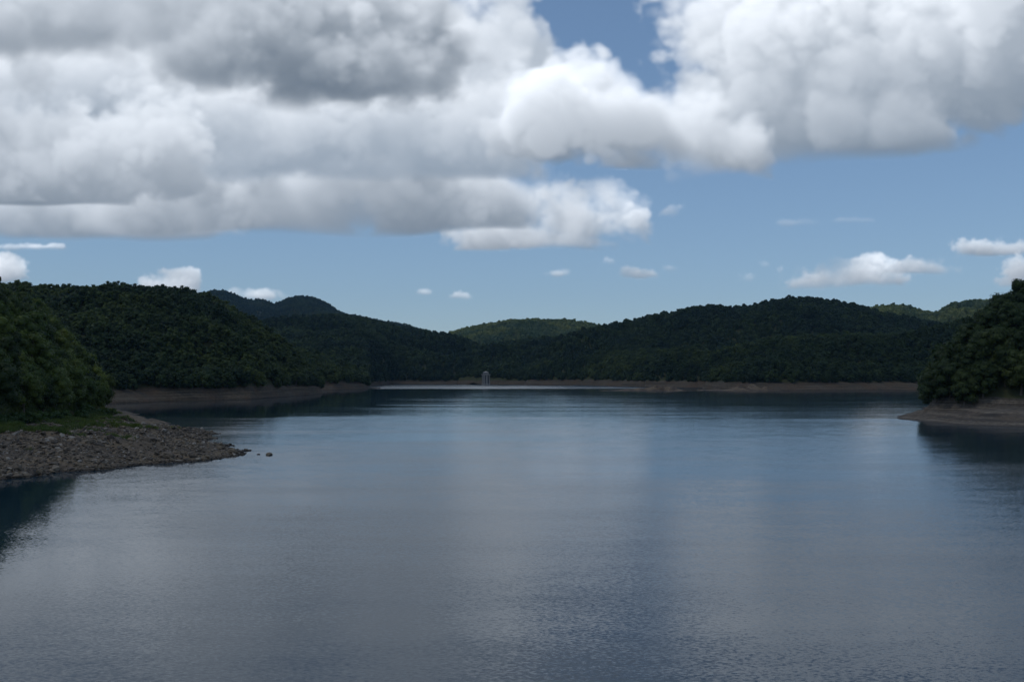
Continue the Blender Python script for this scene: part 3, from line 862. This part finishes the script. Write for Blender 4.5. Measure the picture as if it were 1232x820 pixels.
def bank_trees(hf, x0, x1, y0, y1, spacing, rng, tmin, tmax, pxr):
    gx, gy = np.meshgrid(np.arange(x0, x1, spacing), np.arange(y0, y1, spacing * .87))
    gx[1::2] += spacing / 2
    X = gx.ravel() + rng.uniform(-.3, .3, gx.size) * spacing; Y = gy.ravel() + rng.uniform(-.3, .3, gy.size) * spacing
    Z, sd, ft = hf(X, Y)
    px = 616 + X / Y * F
    ok = (ft > tmin) & (ft < tmax) & (px > pxr[0]) & (px < pxr[1]) & (sd > 6)
    return X[ok], Y[ok], Z[ok], ft[ok], px[ok]


ORD = ['first', 'second', 'third', 'fourth', 'fifth', 'sixth', 'seventh', 'eighth', 'ninth', 'tenth', 'eleventh', 'twelfth']


def visible(X, Y, Z, s_, hr, cover):
    """how many photo pixels of each tree show past the trees in front of it"""
    out = np.zeros(len(X))
    for i in np.argsort(Y):
        k_ = F / Y[i]; cx = 616 + X[i] * k_; h, r_ = hr[i]
        cy = HY - (Z[i] + h * s_[i] * .58 - CH) * k_
        a, b2 = max(2, r_ * s_[i] * .9 * k_), max(2, h * s_[i] * .42 * k_)
        x0, x1, y0, y1 = [int(q) for q in (max(cx - a, 0), min(cx + a + 1, 1232), max(cy - b2, 0), min(cy + b2 + 1, 820))]
        if x1 <= x0 or y1 <= y0: continue
        yy, xx = np.mgrid[y0:y1, x0:x1]
        el = ((xx - cx) / a) ** 2 + ((yy - cy) / b2) ** 2 < 1
        sub = cover[y0:y1, x0:x1]
        out[i] = (el & ~sub).sum(); sub |= el
    return out


def plant_bank(T, NEAR, rng, side, tip_sign, s0, s1, group_, keep_px, wood_label):
    X, Y, Z, ft, px = T
    n = len(X)
    s_ = rng.uniform(s0, s1, n); var = rng.integers(0, 6, n)
    vis = visible(X, Y, Z, s_, [(NEAR[v_][2], NEAR[v_][3]) for v_ in var], np.zeros((820, 1232), bool))
    seen = vis > keep_px
    rows = np.digitize(ft, [9.0, 20.0])
    names = {0: 'at the foot of', 1: 'halfway up', 2: 'near the top of'}
    for r_ in (0, 1, 2):
        idx = np.where((rows == r_) & seen)[0]
        idx = idx[np.argsort(tip_sign * px[idx])]
        for n_, i in enumerate(idx):
            lab = f'green broadleaf tree {names[r_]} {side}, ' + (f'{ORD[n_]} from the lake end' if n_ < 12 else 'towards the picture edge')
            plant_tree('broadleaf_tree', NEAR[var[i]], (X[i], Y[i], Z[i] - .3), rng.uniform(0, 6.28),
                       (s_[i] * rng.uniform(.95, 1.12), s_[i] * rng.uniform(.95, 1.12), s_[i]), lab, 'tree', group_)
    hid = ~seen
    forest('wood', X[hid], Y[hid], Z[hid], rng, G_FAR, 5, s0, s1, wood_label, 'wood')
    print(side, len(X), seen.sum())


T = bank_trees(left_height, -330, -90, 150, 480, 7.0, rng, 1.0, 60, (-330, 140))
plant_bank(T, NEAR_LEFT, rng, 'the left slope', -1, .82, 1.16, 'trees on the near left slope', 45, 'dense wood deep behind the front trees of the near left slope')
T = bank_trees(right_height, 150, 400, 330, 560, 7.4, rng, 1.0, 55, (1098, 1500))
plant_bank(T, NEAR_RIGHT, rng, 'the right point', 1, 1.0, 1.35, 'trees on the right point', 45, 'dense wood deep behind the front trees of the right point')

# ------------------------------------------------------------------ shrubs at the foot of the left trees
SHRUB = []
for i in range(4):
    V_, F_, lobes = make_crown(80 + i, 3.2, 2.0, 9, 900, .2, low=.12)
    tv, tf = make_trunk(80 + i, 3.0, 1.6, lobes)
    SHRUB.append((mesh_np('foliage', V_, F_, M['shrub']), mesh_np('stem', tv, tf, M['bark'])))
spots = []
r2 = random.Random(8)
P_ = [W2(-25, 212), W2(-5, 226), W2(8, 229), W2(22, 238), W2(38, 244), W2(52, 252), W2(66, 262), W2(80, 274), W2(94, 288), W2(104, 305), W2(112, 322), W2(120, 335), W2(128, 352), W2(133, 372), W2(12, 233), W2(60, 256)]
P_ = [(a * 1.075, b2 * 1.075) for a, b2 in P_]
P_.sort(key=lambda q: q[0] / q[1])
for n_, (x, y) in enumerate(P_):
    x += r2.uniform(-1, 1); z = float(left_height(np.array([x]), np.array([y]))[0][0]); k_ = r2.randrange(4)
    s_ = r2.uniform(.7, 1.25)
    e = link('shrub', None, None, (x, y, z - .1), (0, 0, r2.uniform(0, 6.28)), (s_ * 1.15, s_ * 1.1, s_))
    link('foliage', SHRUB[k_][0], e); link('stem', SHRUB[k_][1], e)
    n2 = len(P_) - 1 - n_
    tag(e, f'low green shrub at the edge of the left wood, {ORD[n2]} from the lake end' if n2 < 12 else 'low leafy green shrub at the edge of the left wood, by the picture edge', 'shrub', 'shrubs along the left wood')

# ------------------------------------------------------------------ grass on the left bank
def tuft(seed, n, h, spread):
    rg = np.random.default_rng(seed); V_ = []; F_ = []
    for i in range(n):
        a = rg.uniform(0, 6.28); b0 = rg.normal(0, spread, 2); l = h * rg.uniform(.5, 1.1); lean = rg.uniform(.1, .55) * l
        wv = np.array([-math.sin(a), math.cos(a)]) * .05
        o = len(V_)
        V_ += [(b0[0] - wv[0], b0[1] - wv[1], -.05), (b0[0] + wv[0], b0[1] + wv[1], -.05),
               (b0[0] + math.cos(a) * lean + wv[0] * .3, b0[1] + math.sin(a) * lean + wv[1] * .3, l), (b0[0] + math.cos(a) * lean - wv[0] * .3, b0[1] + math.sin(a) * lean - wv[1] * .3, l)]
        F_.append((o, o + 1, o + 2, o + 3))
    return mesh_np('grass_tuft', np.array(V_), np.array(F_), M['grass'])


G_GRASS = scatter_group('grass_scatter', [tuft(i, 34, .75, .42) for i in range(3)])
n = 60000
X = rng.uniform(-185, -75, n); Y = rng.uniform(190, 470, n)
Z, sd, ft = left_height(X, Y)
dens = sstep(4.7, 5.9, Z + 1.1 * fbm(X / 9, Y / 9, 3) + 1.6 * sstep(245, 290, Y)) * sstep(6, 0, ft) * (sd > 8)
ok = rng.random(n) < dens * 1.0
X, Y, Z = X[ok], Y[ok], Z[ok]; n = len(X); print('grass', n)
s_ = rng.uniform(.7, 1.3, n)
rot = np.zeros((n, 3)); rot[:, 2] = rng.uniform(0, 6.28, n)
tag(scatter('grass', np.stack([X, Y, Z], -1), rot, np.stack([s_, s_, s_ * rng.uniform(.7, 1.2, n)], -1), rng.integers(0, 3, n), G_GRASS),
    'green grass on the flat top of the stony left bank', 'grass', kind='stuff')


# ------------------------------------------------------------------ rocks
def rock_mesh(name, seed, sub=2, flat=.62):
    import bmesh
    bm_ = bmesh.new(); bmesh.ops.create_icosphere(bm_, subdivisions=sub, radius=1.0)
    rg = random.Random(seed)
    planes = []
    for i in range(9):
        d = Vector((rg.gauss(0, 1), rg.gauss(0, 1), rg.gauss(0, .8))).normalized(); planes.append((d, rg.uniform(.5, .85)))
    for v_ in bm_.verts:
        for d, q in planes:
            e = v_.co.dot(d) - q
            if e > 0: v_.co -= d * e
        v_.co += Vector((rg.gauss(0, .035), rg.gauss(0, .035), rg.gauss(0, .035)))
        v_.co.z *= flat
    me = bpy.data.meshes.new(name); bm_.to_mesh(me); bm_.free(); me.materials.append(M['rock'])
    return me


BIG = [rock_mesh('boulder', 100 + i, 3, [.55, .7, .6, .5][i % 4]) for i in range(6)]
SM = [rock_mesh('stone', 200 + i, 1, [.5, .65, .8, .4, .6, .7][i]) for i in range(6)]

# boulders one can point to (photo pixel of the foot, width in metres)
for i, (bx_, by_, wd, lab) in enumerate([
        (4, 556, 2.6, 'pale flat-topped boulder at the left picture edge, above the waterline'),
        (38, 571, 1.9, 'pale slanting boulder at the water edge of the stony left bank'),
        (30, 574, 1.1, 'small pale rock beside the slanting boulder at the water edge'),
        (6, 577, 1.2, 'rounded rock at the waterline in the left picture corner of the bank'),
        (202, 545, 3.0, 'large dark boulder in the middle of the stony spit'),
        (180, 534, 3.6, 'long low dark rock ledge high on the stony spit'),
        (213, 526, 2.0, 'dark upright boulder on the far side of the spit, near the small inlet'),
        (158, 549, 2.0, 'brown boulder on the lower slope of the spit, left of the large dark one'),
        (280, 546, 2.6, 'dark low boulder close to the tip of the spit'),
        (247, 531, 1.9, 'grey rock at the edge of the small inlet behind the spit'),
        (100, 559, 1.8, 'flat brown boulder low on the bank between grass and water'),
        (88, 543, 2.0, 'dark boulder halfway up the stony bank below the grass'),
        (44, 516, 2.2, 'dark boulder at the edge of the bushes above the stony bank'),
        (134, 561, 1.6, 'grey boulder near the waterline at the middle of the bank'),
        (324, 547.3, 1.7, 'lone dark rock standing in the water off the tip of the spit'),
        (311, 546.6, .9, 'low wet rock awash just off the tip of the spit')]):
    D = sh(by_)
    for _ in range(12):
        x, y = W2(bx_, D); z = max(0.0, float(left_height(np.array([x]), np.array([y]))[0][0])) if bx_ < 306 else 0.0
        D = (CH - z) * F / (by_ - HY)
    if bx_ < 306 and z < .25:                 # the shoreline wanders: rest the boulder just inside it
        dd = D + np.arange(0, 30, .5); zz = left_height((bx_ - 616) / F * dd, dd)[0]
        j = int(np.argmax(zz > .25)); D = float(dd[j]); x, y = W2(bx_, D); z = max(0.0, float(zz[j]))
    o = link('boulder', BIG[i % 6], None, (x, y, z + wd * .08), (0, 0, i * 1.7), (wd * .58, wd * .45, wd * .5))
    tag(o, lab, 'boulder', 'boulders on the stony spit')

n = 130000
X = rng.uniform(-150, -52, n); Y = rng.uniform(150, 330, n)
Z, sd, ft = left_height(X, Y)
px = 616 + X / Y * F
ok = (sd > -1.0) & (sd < 60) & (px > -40) & (Z < 5.8 + rng.normal(0, .4, n)) & (ft < -2)
X, Y, Z, px, sd = X[ok], Y[ok], Z[ok], px[ok], sd[ok]; n = len(X)
size = .13 + .22 * rng.random(n) ** 2 + .55 * (rng.random(n) < .12) * rng.random(n) ** 1.3 + .75 * (rng.random(n) < .014) * rng.random(n)
size *= 1 + .6 * np.exp(-((px - 10) / 60) ** 2) * (sd < 8)
patch = .6 + .6 * sstep(-.6, .6, fbm(X / 8, Y / 8, 3))
keep = rng.random(n) < np.minimum(1, patch * .62)
X, Y, Z, size, px = X[keep], Y[keep], Z[keep], size[keep], px[keep]; n = len(X); print('stones', n)
rot = np.stack([rng.normal(0, .35, n), rng.normal(0, .35, n), rng.uniform(0, 6.28, n)], -1)
scl = np.stack([size * rng.uniform(.8, 1.5, n), size * rng.uniform(.7, 1.2, n), size * rng.uniform(.7, 1.2, n)], -1)
order = np.argsort(-size / Y * (px > 2))
for i in order[:290]:
    link('stone', SM[i % 6], bank, (X[i], Y[i], Z[i] + size[i] * .12), tuple(rot[i]), tuple(scl[i]))
rest = order[290:]
G_STONE = scatter_group('gravel_scatter', SM)
o = scatter('gravel', np.stack([X, Y, Z + size * .1], -1)[rest], rot[rest], scl[rest], rest % 6, G_STONE)
o.parent = bank; o['kind'] = 'stuff'


# ------------------------------------------------------------------ low spits on the right-hand shore
def islet(name, cx, D, rx, ry, h, seed, bumps):
    gx, gy = np.meshgrid(np.linspace(-1.25, 1.25, 120), np.linspace(-1.3, 1.3, 60))
    X = (cx - 616) / F * D + gx * rx; Y = D + gy * ry
    d = np.hypot(gx, gy) + .16 * fbm(X / 14 + seed, Y / 14, 3)
    Z = h * (1 - d) * 1.4
    for (bx2, bh, bw) in bumps:
        Z = Z + bh * np.exp(-((gx - bx2) / bw) ** 2 - (gy / .5) ** 2) * (1 + .4 * fbm(X / 6 + seed, Y / 6, 3, .5))
    Z = np.maximum(Z + .35 * fbm(X / 5, Y / 5, 3) * np.clip(1 - d, 0, 1), -1.1)
    o = tag(link(name, grid_mesh(name, X, Y, Z, M['shore_far'])), kind='structure')
    return o


m, nt = material('sandy_spit'); p = geo(nt)
c = nt.mix(nt.mr(nt.noise(p, .09, 4.0, .6), .4, .6), (0.060, 0.046, 0.035), (0.125, 0.096, 0.066))
c = nt.mix(1.0, c, nt.ramp(nt.noise(p, .6, 5.0, .7), [(0.3, .5), (.7, 1.35)]), 'MULTIPLY')
b = nt.n('ShaderNodeBsdfPrincipled', {'Base Color': c, 'Roughness': .95, 'Specular IOR Level': .2})
finish(nt, b.outputs[0]); M['shore_far'] = m
islet('sandy_spit', 783, 1085, 52, 14, 1.5, 1, [(.1, 2.2, .2), (.3, 2.8, .14), (.5, 1.8, .12), (-.3, .8, .3)])
islet('sandy_spit', 896, 1105, 44, 16, 2.2, 2, [(-.25, 2.2, .2), (0.02, 3.0, .16), (.22, 2.4, .12), (.5, 1.6, .2)])

# ------------------------------------------------------------------ intake tower on the far shore
import bmesh


def box_mesh(name, boxes, mat, bev=.12, roof=None):
    bm_ = bmesh.new()
    for (x0, x1, y0, y1, z0, z1) in boxes:
        r_ = bmesh.ops.create_cube(bm_, size=1.0)
        for v_ in r_['verts']:
            v_.co = Vector((x0 + (v_.co.x + .5) * (x1 - x0), y0 + (v_.co.y + .5) * (y1 - y0), z0 + (v_.co.z + .5) * (z1 - z0)))
    if bev:
        bmesh.ops.bevel(bm_, geom=list(bm_.edges), offset=bev, segments=1, affect='EDGES')
    if roof:
        x0, x1, y0, y1, z0, z1 = roof
        vs = [bm_.verts.new(q) for q in ((x0, y0, z0), (x1, y0, z0), (x1, y1, z0), (x0, y1, z0), ((x0 + x1) / 2 - .6, (y0 + y1) / 2, z1), ((x0 + x1) / 2 + .6, (y0 + y1) / 2, z1))]
        for f_ in ((0, 1, 5, 4), (1, 2, 5), (2, 3, 4, 5), (3, 0, 4), (3, 2, 1, 0)):
            bm_.faces.new([vs[k_] for k_ in f_])
    me = bpy.data.meshes.new(name); bm_.to_mesh(me); bm_.free(); me.materials.append(mat)
    return me


TD = 1706.0
tx = (584.5 - 616) / F * TD
tower = link('intake_tower', None, None, (tx, TD, 0), (0, 0, 0), (1.0, 1.0, 1.0))
tag(tower, 'pale concrete water intake tower on tall columns at the far shore', 'intake tower')
link('footing', box_mesh('footing', [(-7.5, 7.5, -3.2, 5, -1.2, 1.3)], M['concrete']), tower)
for x in (-2.9, 1.7):
    link('column', box_mesh('column', [(x - 1.25, x + 1.25, -2.6, -.2, 1.3, 16.6)], M['concrete']), tower)
for x in (-5.9, 6.3):
    link('column', box_mesh('column', [(x - .55, x + .55, -2.0, -.6, 1.3, 16.6)], M['concrete']), tower)
link('back_wall', box_mesh('back_wall', [(-6.6, 6.9, 1.4, 3.2, 1.3, 16.6)], M['steel']), tower)
for z in (6.2, 11.4):
    link('cross_beam', box_mesh('cross_beam', [(-5.3, 5.7, -.15, .65, z, z + .8)], M['steel'], .06), tower)
for x in (-.6,):
    link('sluice_gate', box_mesh('sluice_gate', [(x - .95, x + .95, .7, 1.1, 1.4, 7.5)], M['steel'], .05), tower)
deck = link('deck', box_mesh('deck', [(-7.6, 7.9, -3.4, 4.2, 16.6, 17.9)], M['concrete']), tower)
link('railing', box_mesh('railing', [(-7.5, 7.8, -3.3, -3.2, 18.75, 18.87)] + [(x - .06, x + .06, -3.3, -3.2, 17.9, 18.75) for x in np.arange(-7.3, 7.9, 1.5)], M['steel'], 0), deck)
house = link('gate_house', box_mesh('gate_house', [(-4.6, 4.6, -1.6, 3.4, 17.9, 20.9)], M['concrete']), tower)
link('roof', box_mesh('roof', [], M['concrete'], 0, (-5.6, 5.6, -2.3, 4.1, 20.9, 23.2)), house)
for x in (-2.4, 0, 2.4):
    link('window', box_mesh('window', [(x - .55, x + .55, -1.68, -1.58, 18.9, 20.2)], M['steel'], .02), house)

# ------------------------------------------------------------------ air: thin haze round everything
m, nt = material('haze_air')
vol = nt.n('ShaderNodeVolumePrincipled', {'Color': (0.34, 0.64, 1.0, 1), 'Density': 0.000022, 'Anisotropy': 0.2})
nt.n('ShaderNodeOutputMaterial', {1: vol.outputs[0]})
hz = box_mesh('haze', [(-EXT - 50, EXT + 50, -1550, 7550, -2.4, 640)], m, 0)
tag(link('haze', hz), 'thin pale summer haze in the air over the lake', 'haze', kind='stuff')
